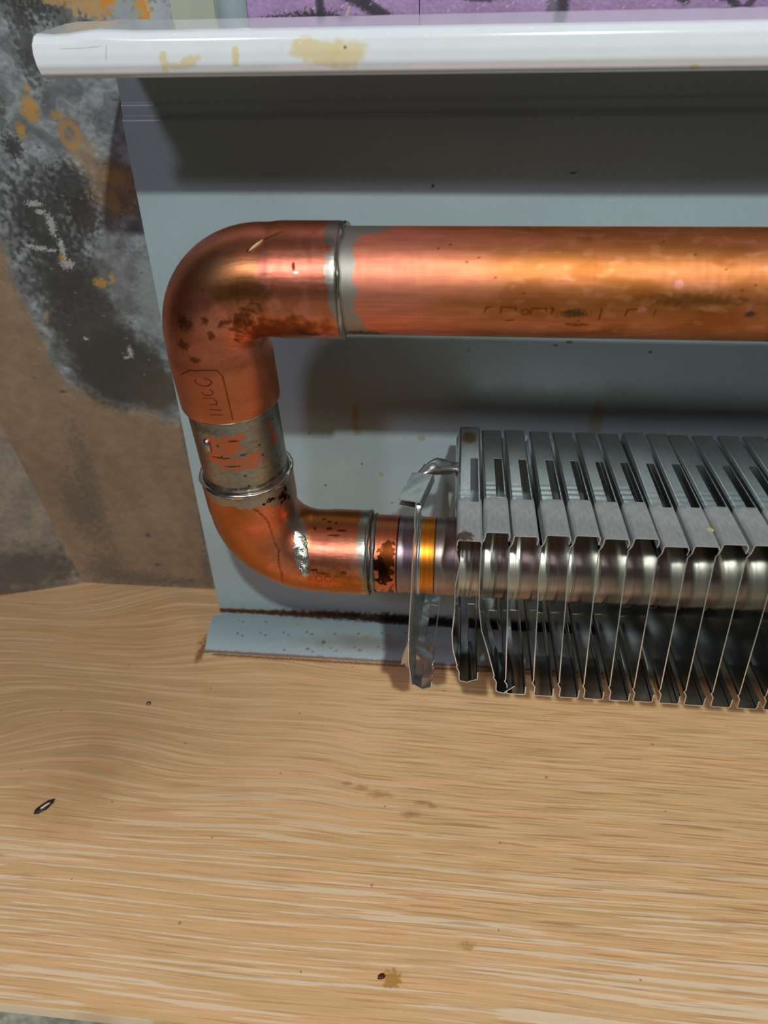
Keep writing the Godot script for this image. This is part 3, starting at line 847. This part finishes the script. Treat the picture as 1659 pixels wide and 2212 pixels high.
	for q in [[40.5, -19, .6, .5], [42, -18, .5, .4], [44, -17.5, .4, .4], [46, -15, 1.4, .3], [44, -13.5, 1.6, .3], [42.5, -15.5, 1.0, .4], [38.4, -15.5, .4, .4], [36.5, -16, .4, .4], [41, -2.5, 2.2, .4], [38.8, -3.4, 1.2, .4], [47, -3, 1, .5]]:
		f.blob(q[0], q[1], q[2], q[3], c8(86, 38, 18), 0.75, 0.4, 0.6, 1.0)
	f.blob(45, 2, 9, 5, c8(160, 92, 32), 0.8, 0.5, 0.5, 0.3)
	f.blob(41.5, 0.5, 4.2, 2.4, c8(214, 112, 62), 0.8, 0.35, 0.6, 0.6)
	f.ring(39.9, -0.5, .95, 1.0, 0.12, st, 0.75)
	f.ring(42.6, -0.7, 1.05, 1.0, 0.12, st, 0.8, 0.2, 5.6)
	f.ring(45.0, -0.9, .9, .9, 0.12, st, 0.6, 1.0, 5.3)
	f.blob(50.5, -6, 1.6, 2.2, c8(240, 180, 160), 0.6, 0.5, 0.6, 0.6)
	mb = MB.new()
	var r2 := func(s, _th):
		if s < 0.1: return 11.3
		if s > 52.9: return 11.3
		var d := minf(s, 53.0 - s)
		return 12.2 - 0.3 * exp(-d / 0.25) + 0.12 * exp(-s / 1.6) - 0.25 * smoothstep(9.5, 12.0, s) * smoothstep(43.0, 40.0, s)
	tube(mb, p2, r2, 120)
	var e2 := build(mb, "elbow", mat(f.make(), 0.34, 1.0, copper_bump, 0.10), t)
	tag(e2, "lower copper elbow with a silvery solder run")
	build(solder_ring(at_y(99.1), VV, 11.8, 0.66, 12.0, 0.9), "solder_joint", mat(c8(206, 202, 194), 0.25, 1.0), e2)
	build(solder_ring(Vector3(-22.2, CL.y, CL.z), XH, 11.9, 0.55, 15.0, 1.0), "solder_joint", dull, e2)
	build(solder_ring(Vector3(-20.7, CL.y, CL.z), XH, 11.2, 0.5, 17.0, 1.2), "solder_joint", dull, e2)
	# the solder run that crossed the bend and froze as a drop
	var drip := MB.new()
	var path := [Vector2(25.5, -12.6), Vector2(29.2, -13.0), Vector2(31.0, -11.2), Vector2(32.6, -9.0), Vector2(34.0, -6.6), Vector2(35.2, -4.2), Vector2(36.0, -2.2), Vector2(36.3, -1.0)]
	var wid := [0.7, 1.9, 2.4, 2.5, 2.3, 1.75, 1.4, 0.4]
	var dg := []
	for i in 33:
		var q := i / 32.0 * 7.0
		var k := mini(int(q), 6)
		var c: Vector2 = path[k].lerp(path[k + 1], q - k)
		var wd: float = lerpf(wid[k], wid[k + 1], q - k)
		var fr := tube_frame(p2, c.x, c.y / 12.1, 12.0)
		var row := []
		for j in 13:
			var ph := PI * j / 12.0
			var lift := (0.6 + 0.6 * smoothstep(20.0, 27.0, float(i))) * sin(ph) * (1.0 + 0.4 * ns(q, j * 0.3)) * minf(1.0, wd)
			row.append(fr[0] + fr[3] * cos(ph) * wd + fr[1] * (lift - 0.15 - 0.02 * pow(cos(ph) * wd, 2.0)))
		dg.append(row)
	drip.grid(dg, func(u, v, _p): return Vector2(u * 2.0, v), 1.0)
	for k in drip.v.size():
		var fr_n: Vector3 = drip.n[k]
		if fr_n.dot(BI + Vector3(0, 0.2, 0)) < 0: drip.n[k] = -fr_n
	drip.rewind()
	build(drip, "solder_drip", mat(c8(204, 200, 186), 0.28, 1.0, bumps(128, 128, 0.15, 0.15, 3.0, 31), 0.5), e2)
	# element tube, u = x
	var h := Tex.new(1400, 400, -24.0, -34.9, 122.0, 34.9, nz)
	h.fill(func(x, v):
		var m := 1.0 + 0.07 * ns(x * 1.6, v * 0.05) + 0.05 * ns(x * 0.2, v * 0.1)
		var c := c8(160, 140, 132)
		if x < -13.9: c = c8(206, 118, 82)
		elif x > -7.4 and x < -3.7: c = c8(226, 132, 44)
		elif x < -7.4: c = c8(152, 132, 136)
		if x > 2.0: c = c8(206, 184, 170)
		return Color(c.r * m, c.g * m, c.b * m))
	for q in [[-20.5, 16, 3.6, 9, 0], [-21, 4, 1.6, 14, 0], [-19.0, 12, 2.0, 4, 0], [-17.4, 14, 1.8, 4, 1], [-17.2, -2, 2.0, 3.6, 1], [-17.8, -5, 2.4, 3, 1], [-15.6, 8, 1.0, 4, 1], [-16, -8, 1.6, 4, 2], [-18.6, 9, .5, 2.0, 1], [-17.4, -9, 1.6, 1.6, 2], [-15.3, -3, .8, 1.2, 2]]:
		h.blob(q[0], q[1], q[2], q[3], [c8(120, 116, 110), c8(44, 20, 10), c8(96, 44, 16)][q[4]], 0.92, 0.12, 0.6, 0.5)
	for i in 30: h.blob(-18.5 + fmod(i * 1.37, 4.0), fmod(i * 2.9, 18.0) - 2.0, .35, .35, c8(90, 40, 20), 0.6, 0.3, 0.6, 1.5)
	h.blob(-11.4, 6.6, .45, .5, c8(22, 18, 22), 0.95, 0.2, 0.3, 1.5)
	h.stroke([Vector2(-13.9, -36), Vector2(-13.9, 36)], 0.22, c8(40, 30, 26), 0.8, 0.2)
	h.stroke([Vector2(-3.6, -36), Vector2(-3.6, 36)], 0.16, c8(60, 44, 36), 0.8, 0.1)
	mb = MB.new()
	tube(mb, line(Vector3(-24, CL.y, CL.z), Vector3(262, CL.y, CL.z), 572), func(s, _th):
		var x: float = s - 24.0
		return 11.11 + 0.22 * exp(-pow((x + 13.7) / 0.25, 2.0)) - 0.08 * (1.0 if x > -7.4 and x < -3.7 else 0.0), 96, func(p, _s): return (p.x + 24.0) / 146.0 if p.x < 110.0 else 0.6 + fmod(p.x, 50.0) / 146.0)
	for i in mb.t.size(): mb.t[i] = Vector2(mb.t[i].x, 1.0 - mb.t[i].y)
	for i in mb.t.size(): mb.t[i].y = 1.0 - mb.t[i].y
	tag(build(mb, "element_tube", mat(h.make(), 0.4, 1.0, bumps(256, 64, 0.4, 0.02, 1.5, 33), 0.12), t), "grey brown fin tube with a bright copper band")
	fins(t)

# point, outward normal, along and around directions at (s, theta) of a path
func tube_frame(path: Array, s: float, th: float, r := 12.0) -> Array:
	var acc := 0.0
	for i in range(1, path.size()):
		var step: float = path[i][0].distance_to(path[i - 1][0])
		if acc + step >= s or i == path.size() - 1:
			var p: Vector3 = path[i - 1][0].lerp(path[i][0], clampf((s - acc) / maxf(step, 1e-6), 0.0, 1.0))
			var tt: Vector3 = path[i][1]
			var nn := tt.cross(BI)
			var out := BI * cos(th) + nn * sin(th)
			return [p + out * r, out, -BI * sin(th) + nn * cos(th), tt]
		acc += step
	return []

# ------------------------------------------------------------------ fins
const FX := 2.4
const PITCH := 6.684
func fins(t: Node3D):
	var ft := Tex.new(256, 512, 0.0, 0.0, 30.0, 60.0, nz)
	ft.fill(func(x, y):
		var m := 1.0 + 0.05 * ns(x * 0.12, y * 0.07) + 0.05 * ns(x * 1.2, y * 0.3)
		return Color(0.83 * m, 0.835 * m, 0.83 * m))
	var tex := ft.make()
	ft.blob(4.6, 10.5, 2.0, 3.2, c8(150, 116, 62), 0.7, 0.3, 0.15, 0.6)
	ft.blob(3.6, 56.4, 2.0, 1.6, c8(118, 92, 78), 0.8, 0.3, 0.5, 0.6)  # brownish reflection of the tube, painted on the front end
	ft.blob(4.2, 3, 3, 2, c8(120, 110, 96), 0.5, 0.4, 0.5, 0.6)
	# the bare front ends of the flanges are duller than the rest of the sheet
	var ri := Image.create(64, 128, false, Image.FORMAT_L8)
	for j in 128:
		for i in 64:
			var zz := 12.0 + 60.0 * (j + 0.5) / 128.0
			var rv := 0.28 + 0.44 * smoothstep(52.5, 54.0, zz + 0.4 * sin(i * 0.9)) if i < 21 else 0.15
			ri.set_pixel(i, j, Color(rv, rv, rv))
	var rtex := ImageTexture.create_from_image(ri)
	var bump := bumps(256, 256, 0.06, 0.06, 1.6, 41)
	var fm := mat(tex, 0.33, 1.0, bump, 0.05)
	var fm0 := mat(ft.make(), 0.33, 1.0, bump, 0.05)
	for q in [fm, fm0]:
		q.roughness = 1.0
		q.roughness_texture = rtex
		q.roughness_texture_channel = BaseMaterial3D.TEXTURE_CHANNEL_RED
	var cm := mat(c8(218, 210, 196), 0.42, 1.0, bumps(128, 128, 0.5, 0.03, 1.5, 42), 0.15)
	var dy := [-1.0, 0.6, 0.15, 0.5, 0.65, 0.35, 0.6, -0.5, -0.25, 0.25, 0.3, 0.0, -0.2, 0.1, 0.2, 0.0]
	var dx := [-0.3, -0.5, -0.6, 0.05, 0.1, 0.0, 0.0, -0.1, -0.05, -0.45, -0.3, -0.1, 0.0, 0.0, 0.0, 0.0]
	for k in 15:
		fin(t, FX + k * PITCH + dx[k], dy[k], k, fm0 if k == 0 else fm, cm)
	# the row runs on to the right, out of the picture
	var last: Node3D = t.get_child(t.get_child_count() - 1)
	for k in range(1, 12):
		var c: Node3D = last.duplicate()
		c.name = "fin"
		c.position.x += k * PITCH * K
		t.add_child(c, true)
	torn_fin(t, mat(tex, 0.34, 1.0, bump, 0.06))
	# a drop of glue on one of the fins
	build(lump(Vector3(60.9, 96.6, 62.5), Vector3(0.95, 0, 0), Vector3(0, 0.35, 0), Vector3(0, 0, 1.0), 4.0, 0.1), "glue_drop", mat(c8(188, 178, 120), 0.2), t)

# profile: top lip, fold, flange, fold, kinked web, fold, bottom flange, upturned lip
func fin_profile() -> Array:
	return tight([Vector2(5.55, 94.6), Vector2(5.75, 96.2), Vector2(5.35, 97.0), Vector2(5.1, 97.0), Vector2(3.0, 97.0), Vector2(0.45, 97.0), Vector2(0.05, 96.6), Vector2(0.0, 95.6), Vector2(-0.2, 94.6), Vector2(-0.8, 93.2), Vector2(-0.62, 89.0), Vector2(-0.2, 82.0), Vector2(0.3, 74.0), Vector2(0.75, 66.0), Vector2(1.2, 58.0), Vector2(1.7, 49.4), Vector2(1.45, 48.7), Vector2(2.25, 47.2), Vector2(2.3, 44.4), Vector2(2.6, 43.95), Vector2(4.9, 43.95), Vector2(7.0, 43.95), Vector2(7.3, 44.3), Vector2(7.25, 47.0)], 0.14)
func fin(t: Node3D, x: float, dyf: float, k: int, m: Material, cm: Material):
	var prof := fin_profile()
	var zs := []
	var z := 15.1
	while z < 68.9:
		zs.append(z)
		z += 0.6 if z > 44.0 and z < 57.0 else 2.2
	for c in [32.5, 53.5, 34.2, 53.0, 68.9]: zs.append(c)
	zs.sort()
	var g := []
	var ang := -dyf / 25.5
	for i in prof.size():
		var q: Vector2 = prof[i]
		var row := []
		for zz in zs:
			var p := Vector3(x + q.x, q.y, zz)
			var front: float = smoothstep(44.0, 56.0, zz)
			if q.y > 94.0:
				p.y += 0.05 * sin(zz * 2.6 + k * 1.3) * exp(-pow((zz - 51.0) / 5.0, 2.0)) - 0.35 * pow(clampf((zz - 52.0) / 17.0, 0.0, 1.0), 1.6)
			# bruised ends of the first two fins
			if k == 0:
				var lo_ := smoothstep(66.0, 47.0, q.y) * smoothstep(30.0, 66.0, zz)
				p.x += -1.2 * exp(-pow((q.y - 62.0) / 8.0, 2.0)) * front + 1.4 * exp(-pow((q.y - 89.0) / 5.0, 2.0)) * front * (1.0 if q.y < 94.5 else 0.0)
				p.y += lo_ * (3.9 + 0.8 * sin(q.x * 1.1 + 0.4) + 0.4 * ns(q.x * 0.6, 3.0))
			elif k == 1:
				var lo1 := smoothstep(70.0, 46.0, q.y) * smoothstep(34.0, 68.0, zz)
				p.x += lo1 * 3.6 - 0.6 * exp(-pow((q.y - 76.0) / 9.0, 2.0)) * front
				p.y += lo1 * 1.2 * exp(-pow((q.x - 1.0) / 2.0, 2.0))
			if k == 1 and q.y < 45.0: p.x = minf(p.x, x + 8.3)
			# a slight turn about the tube
			var ry := p.y - CL.y
			var rz := p.z - CL.z
			p.y = CL.y + ry * cos(ang) - rz * sin(ang)
			p.z = CL.z + ry * sin(ang) + rz * cos(ang)
			row.append(p)
		g.append(row)
	var hole := func(i, j):
		var a: Vector2 = prof[i]
		var b: Vector2 = prof[i + 1]
		var mx := (a.x + b.x) * 0.5
		var mz: float = (zs[j] + zs[j + 1]) * 0.5
		if minf(a.y, b.y) > 96.9: return mx > 3.0 and mx < 5.1 and mz > 32.5 and mz < 53.5
		if maxf(a.y, b.y) < 44.0: return mx > 4.9 and mx < 7.0 and mz > 34.2 and mz < 53.0
		return false
	var mb := MB.new()
	mb.sheet(g, 0.28, func(_u, _v, p): return Vector2((p.x - x + 2.0) / 30.0 if p.y > 94.2 else 0.36 + 0.6 * (p.y - 40.0) / 56.0, (p.z - 12.0) / 60.0), hole)
	var o := build(mb, "fin", m, t)
	# swaged collar on the tube
	mb = MB.new()
	var cx := x + 0.45
	tube(mb, line(Vector3(cx, CL.y, CL.z), Vector3(cx + 4.3, CL.y, CL.z), 22), func(s, _th): return 11.32 + 0.75 * exp(-s / 0.35) + 0.22 * exp(-pow((s - 4.1) / 0.16, 2.0)) + 0.04 * sin(s * 5.0), 72)
	build(mb, "collar", cm, o)

func torn_fin(t: Node3D, m: Material):
	var x := -10.2
	var prof := tight([Vector2(2.1, 100.3), Vector2(2.3, 96.8), Vector2(1.9, 92.7), Vector2(1.7, 87.1), Vector2(1.4, 78.3), Vector2(1.1, 69.0), Vector2(0.8, 62.4), Vector2(0.7, 54.0), Vector2(1.4, 47.6), Vector2(1.7, 45.0), Vector2(2.1, 44.5), Vector2(4.4, 44.2), Vector2(7.0, 44.2), Vector2(7.3, 46.5)], 0.14)
	var zs := []
	var z := 15.1
	while z < 68.8:
		zs.append(z)
		z += 1.1
	for c in [34.2, 53.0, 69.0]: zs.append(c)
	zs.sort()
	var g := []
	for q in prof:
		var row := []
		for zz in zs:
			var p := Vector3(x + q.x, q.y, zz)
			var back := smoothstep(66.0, 30.0, zz)
			if q.y > 82.0: p.y = lerpf(q.y, 82.0 + (q.y - 82.0) * 0.25, back)
			if q.y < 60.0:
				var low := smoothstep(60.0, 44.0, q.y)
				p.y += low * (1.0 * ns(zz * 0.15, q.x) + 0.8 * smoothstep(60.0, 69.0, zz) * sin(q.x * 0.9))
				p.x += low * 1.5 * smoothstep(60.0, 20.0, zz)
			p.x += 0.25 * ns(zz * 0.08, q.y * 0.08)
			row.append(p)
		g.append(row)
	var n := prof.size()
	var hole := func(i, j):
		var a: Vector2 = prof[i]
		var b: Vector2 = prof[i + 1]
		var mx := (a.x + b.x) * 0.5
		var mz: float = (zs[j] + zs[j + 1]) * 0.5
		if maxf(a.y, b.y) < 44.45 and mx > 4.4: return mz > 34.2 and mz < 53.0
		if maxf(a.y, b.y) < 50.0 and mx > 6.2 and mz > 60.0: return sin(mz * 1.7) > 0.2
		if minf(a.y, b.y) > 90.0: return mz < 50.0 + 2.0 * sin(mz)
		return false
	var mb := MB.new()
	mb.sheet(g, 0.28, func(_u, _v, p): return Vector2(0.36 + 0.6 * (p.y - 40.0) / 62.0, (p.z - 12.0) / 60.0), hole)
	var o := build(mb, "fin", m, t)
	tag(o, "torn and crumpled end fin")
	# bent back flap of its lower front corner
	var fl := [[Vector3(-9.3, 62.4, 69), Vector3(-9.4, 58, 68.6), Vector3(-9.5, 54.2, 68.6), Vector3(-9.4, 51.5, 68.9)], [Vector3(-9.6, 61.5, 69.4), Vector3(-10.3, 57.5, 69.4), Vector3(-10.6, 54.3, 69.6), Vector3(-9.8, 52.0, 69.2)], [Vector3(-9.9, 60.5, 69.8), Vector3(-10.9, 57, 70.0), Vector3(-11.3, 54.0, 70.2), Vector3(-10.6, 53.6, 70.0)]]
	mb = MB.new()
	mb.sheet(fl, 0.2, func(u, v, _p): return Vector2(u * 0.1, v * 0.1))
	build(mb, "torn_flap", m, o)
	# flattened tab of the top flange, folded over to the left
	var tab := []
	for i in 9:
		var u := i / 8.0
		var row := []
		for j in 21:
			var q := j / 20.0
			var c: Vector3
			if j < 12:   # upper side, left to right
				var w := j / 11.0
				c = Vector3(-13.0, 99.3, 58.5).lerp(Vector3(-7.2, 98.2, 58.5), w).lerp(Vector3(-10.2, 98.0, 43.5).lerp(Vector3(-4.6, 97.6, 43.5), w), u)
			else:        # round the right edge and back underneath
				var w := (j - 12) / 8.0
				var rt := Vector3(-7.2, 98.2, 58.5).lerp(Vector3(-4.6, 97.6, 43.5), u)
				var lf := Vector3(-12.7, 98.0, 58.2).lerp(Vector3(-10.0, 96.8, 43.5), u)
				c = rt.lerp(lf, w) + Vector3(0.2, -1.7, 0) * (1.0 - w * 0.7) + Vector3(0, -0.2, 0)
			row.append(c + Vector3(0, 0.12 * ns(u * 2.0, q * 3.0), 0))
		tab.append(row)
	mb = MB.new()
	mb.sheet(tab, 0.24, func(u, v, _p): return Vector2(v * 0.3, u * 0.3))
	build(mb, "folded_tab", m, o)
	# shred hanging from the tab and the curl that still ties it to the next fin
	var shred := [[Vector3(-8.6, 98.0, 58.6), Vector3(-7.2, 97.6, 58.6)], [Vector3(-8.1, 96.8, 59.0), Vector3(-7.3, 96.6, 59.2)], [Vector3(-8.3, 95.4, 61.0), Vector3(-7.6, 95.6, 62.5)], [Vector3(-8.8, 94.6, 63.0), Vector3(-7.7, 94.0, 65.0)]]
	mb = MB.new()
	mb.sheet(shred, 0.2, func(u, v, _p): return Vector2(v * 0.1, u * 0.1))
	build(mb, "shred", m, o)
	var curl := []
	for i in 17:
		var u := i / 16.0
		var row := []
		var c := Vector3(-8.6, 97.6, 42.5).lerp(Vector3(3.4, 94.6, 30.5), u) + Vector3(0, 1.6 * sin(PI * minf(u * 1.4, 1.0)), 0)
		for j in 15:
			var ph := lerpf(2.5, -1.4 - 1.2 * sin(PI * u), j / 14.0)
			var rr := 2.3 * (0.55 + 0.6 * sin(PI * clampf(u * 1.15, 0.0, 1.0))) * (1.0 + 0.25 * ns(u * 3.0, j * 0.15))
			row.append(c + Vector3(0.15 * rr * sin(ph * 2.0), rr * sin(ph) * 0.8 - 1.2, rr * cos(ph)))
		curl.append(row)
	mb = MB.new()
	mb.sheet(curl, 0.24, func(u, v, _p): return Vector2(v * 0.3, u * 0.3))
	build(mb, "curled_strip", m, o)
	mb = MB.new()
	tube(mb, line(Vector3(-8.6, CL.y, CL.z), Vector3(-7.5, CL.y, CL.z), 6), func(s, _th): return 11.2 + 0.3 * exp(-pow((s - 0.5) / 0.3, 2.0)), 72)
	build(mb, "collar", m, o)

# ------------------------------------------------------------------ small loose things on the floor
func debris():
	var a := Vector3(-119.7, 0.55, 86.4)
	var d := Vector3(0.62, 0, -0.78)
	var sd := Vector3(0.78, 0, 0.62)
	var t := thing("metal_sliver", a, "small dark metal sliver with one bright edge lying on bare wood at lower left", "scrap")
	build(lump(a, d * 3.0, sd * 1.15, Vector3(0, 0.55, 0), 9.0, 0.2), "body", mat(c8(46, 32, 20), 0.6), t)
	build(lump(a + sd * 0.3 + Vector3(0, 0.36, 0) + d * 0.3, d * 1.7, sd * 0.4, Vector3(0, 0.28, 0), 10.0, 0.15), "bright_edge", mat(c8(226, 206, 184), 0.5), t)
	tag(build(lump(Vector3(-12.2, 0.3, 123.8), Vector3(0.75, 0, -0.3), Vector3(0.1, 0.4, 0), Vector3(0.2, 0, 0.5), 4.0, 0.35), "rust_flake", mat(c8(84, 28, 14), 0.6), self, Vector3(-12.2, 0, 123.8)), "tiny dark red rust flake at the edge of a yellow stain on the wood", "scrap")
	tag(build(lump(Vector3(-103.0, 0.5, 44.3), Vector3(0.75, 0, 0), Vector3(0, 0.5, 0), Vector3(0, 0, 0.7), 6.0, 0.25), "solder_bead", mat(c8(132, 126, 104), 0.35, 0.8), self, Vector3(-103, 0, 44.3)), "tiny grey solder bead on the wood left of the bottom lip corner", "scrap")
	tag(build(lump(Vector3(61.9, 0.2, 136.1), Vector3(1.1, 0, 0.5), Vector3(0, 0.4, 0), Vector3(-0.35, 0, 0.8), 7.0, 0.15), "resin_drop", mat(c8(214, 172, 124), 0.12), self, Vector3(61.9, 0, 136.1)), "small glossy clear drop on the wood at lower right", "drop")
	tag(build(lump(Vector3(-88.5, 0.4, 11.5), Vector3(0.6, 0, 0), Vector3(0, 0.5, 0), Vector3(0, 0, 0.6), 2.0, 0.3), "plaster_crumb", mat(c8(206, 186, 164), 0.7), self, Vector3(-88.5, 0, 11.5)), "tiny pale crumb on the wood behind the panel corner", "scrap")
	var mb := MB.new()
	var g := []
	for i in 15:
		var u := i / 14.0
		var c := Vector3(75.0, 0.25, 136.6).lerp(Vector3(82.0, 0.3, 142.0), u) + Vector3(0, 0.5 * sin(PI * u), 0.5 * sin(PI * u))
		c.z = minf(c.z, 137.9 + 0.0 * u)
		var row := []
		for j in 9: row.append(c + Vector3(0.0, sin(TAU * j / 8.0), -cos(TAU * j / 8.0)) * 0.11)
		g.append(row)
	mb.grid(g, func(u, v, _p): return Vector2(u, v), 1.0)
	tag(build(mb, "fibre", mat(c8(228, 210, 186), 0.5), self, Vector3(75, 0, 136.6)), "fine pale fibre lying on the wood at lower right corner", "fibre")
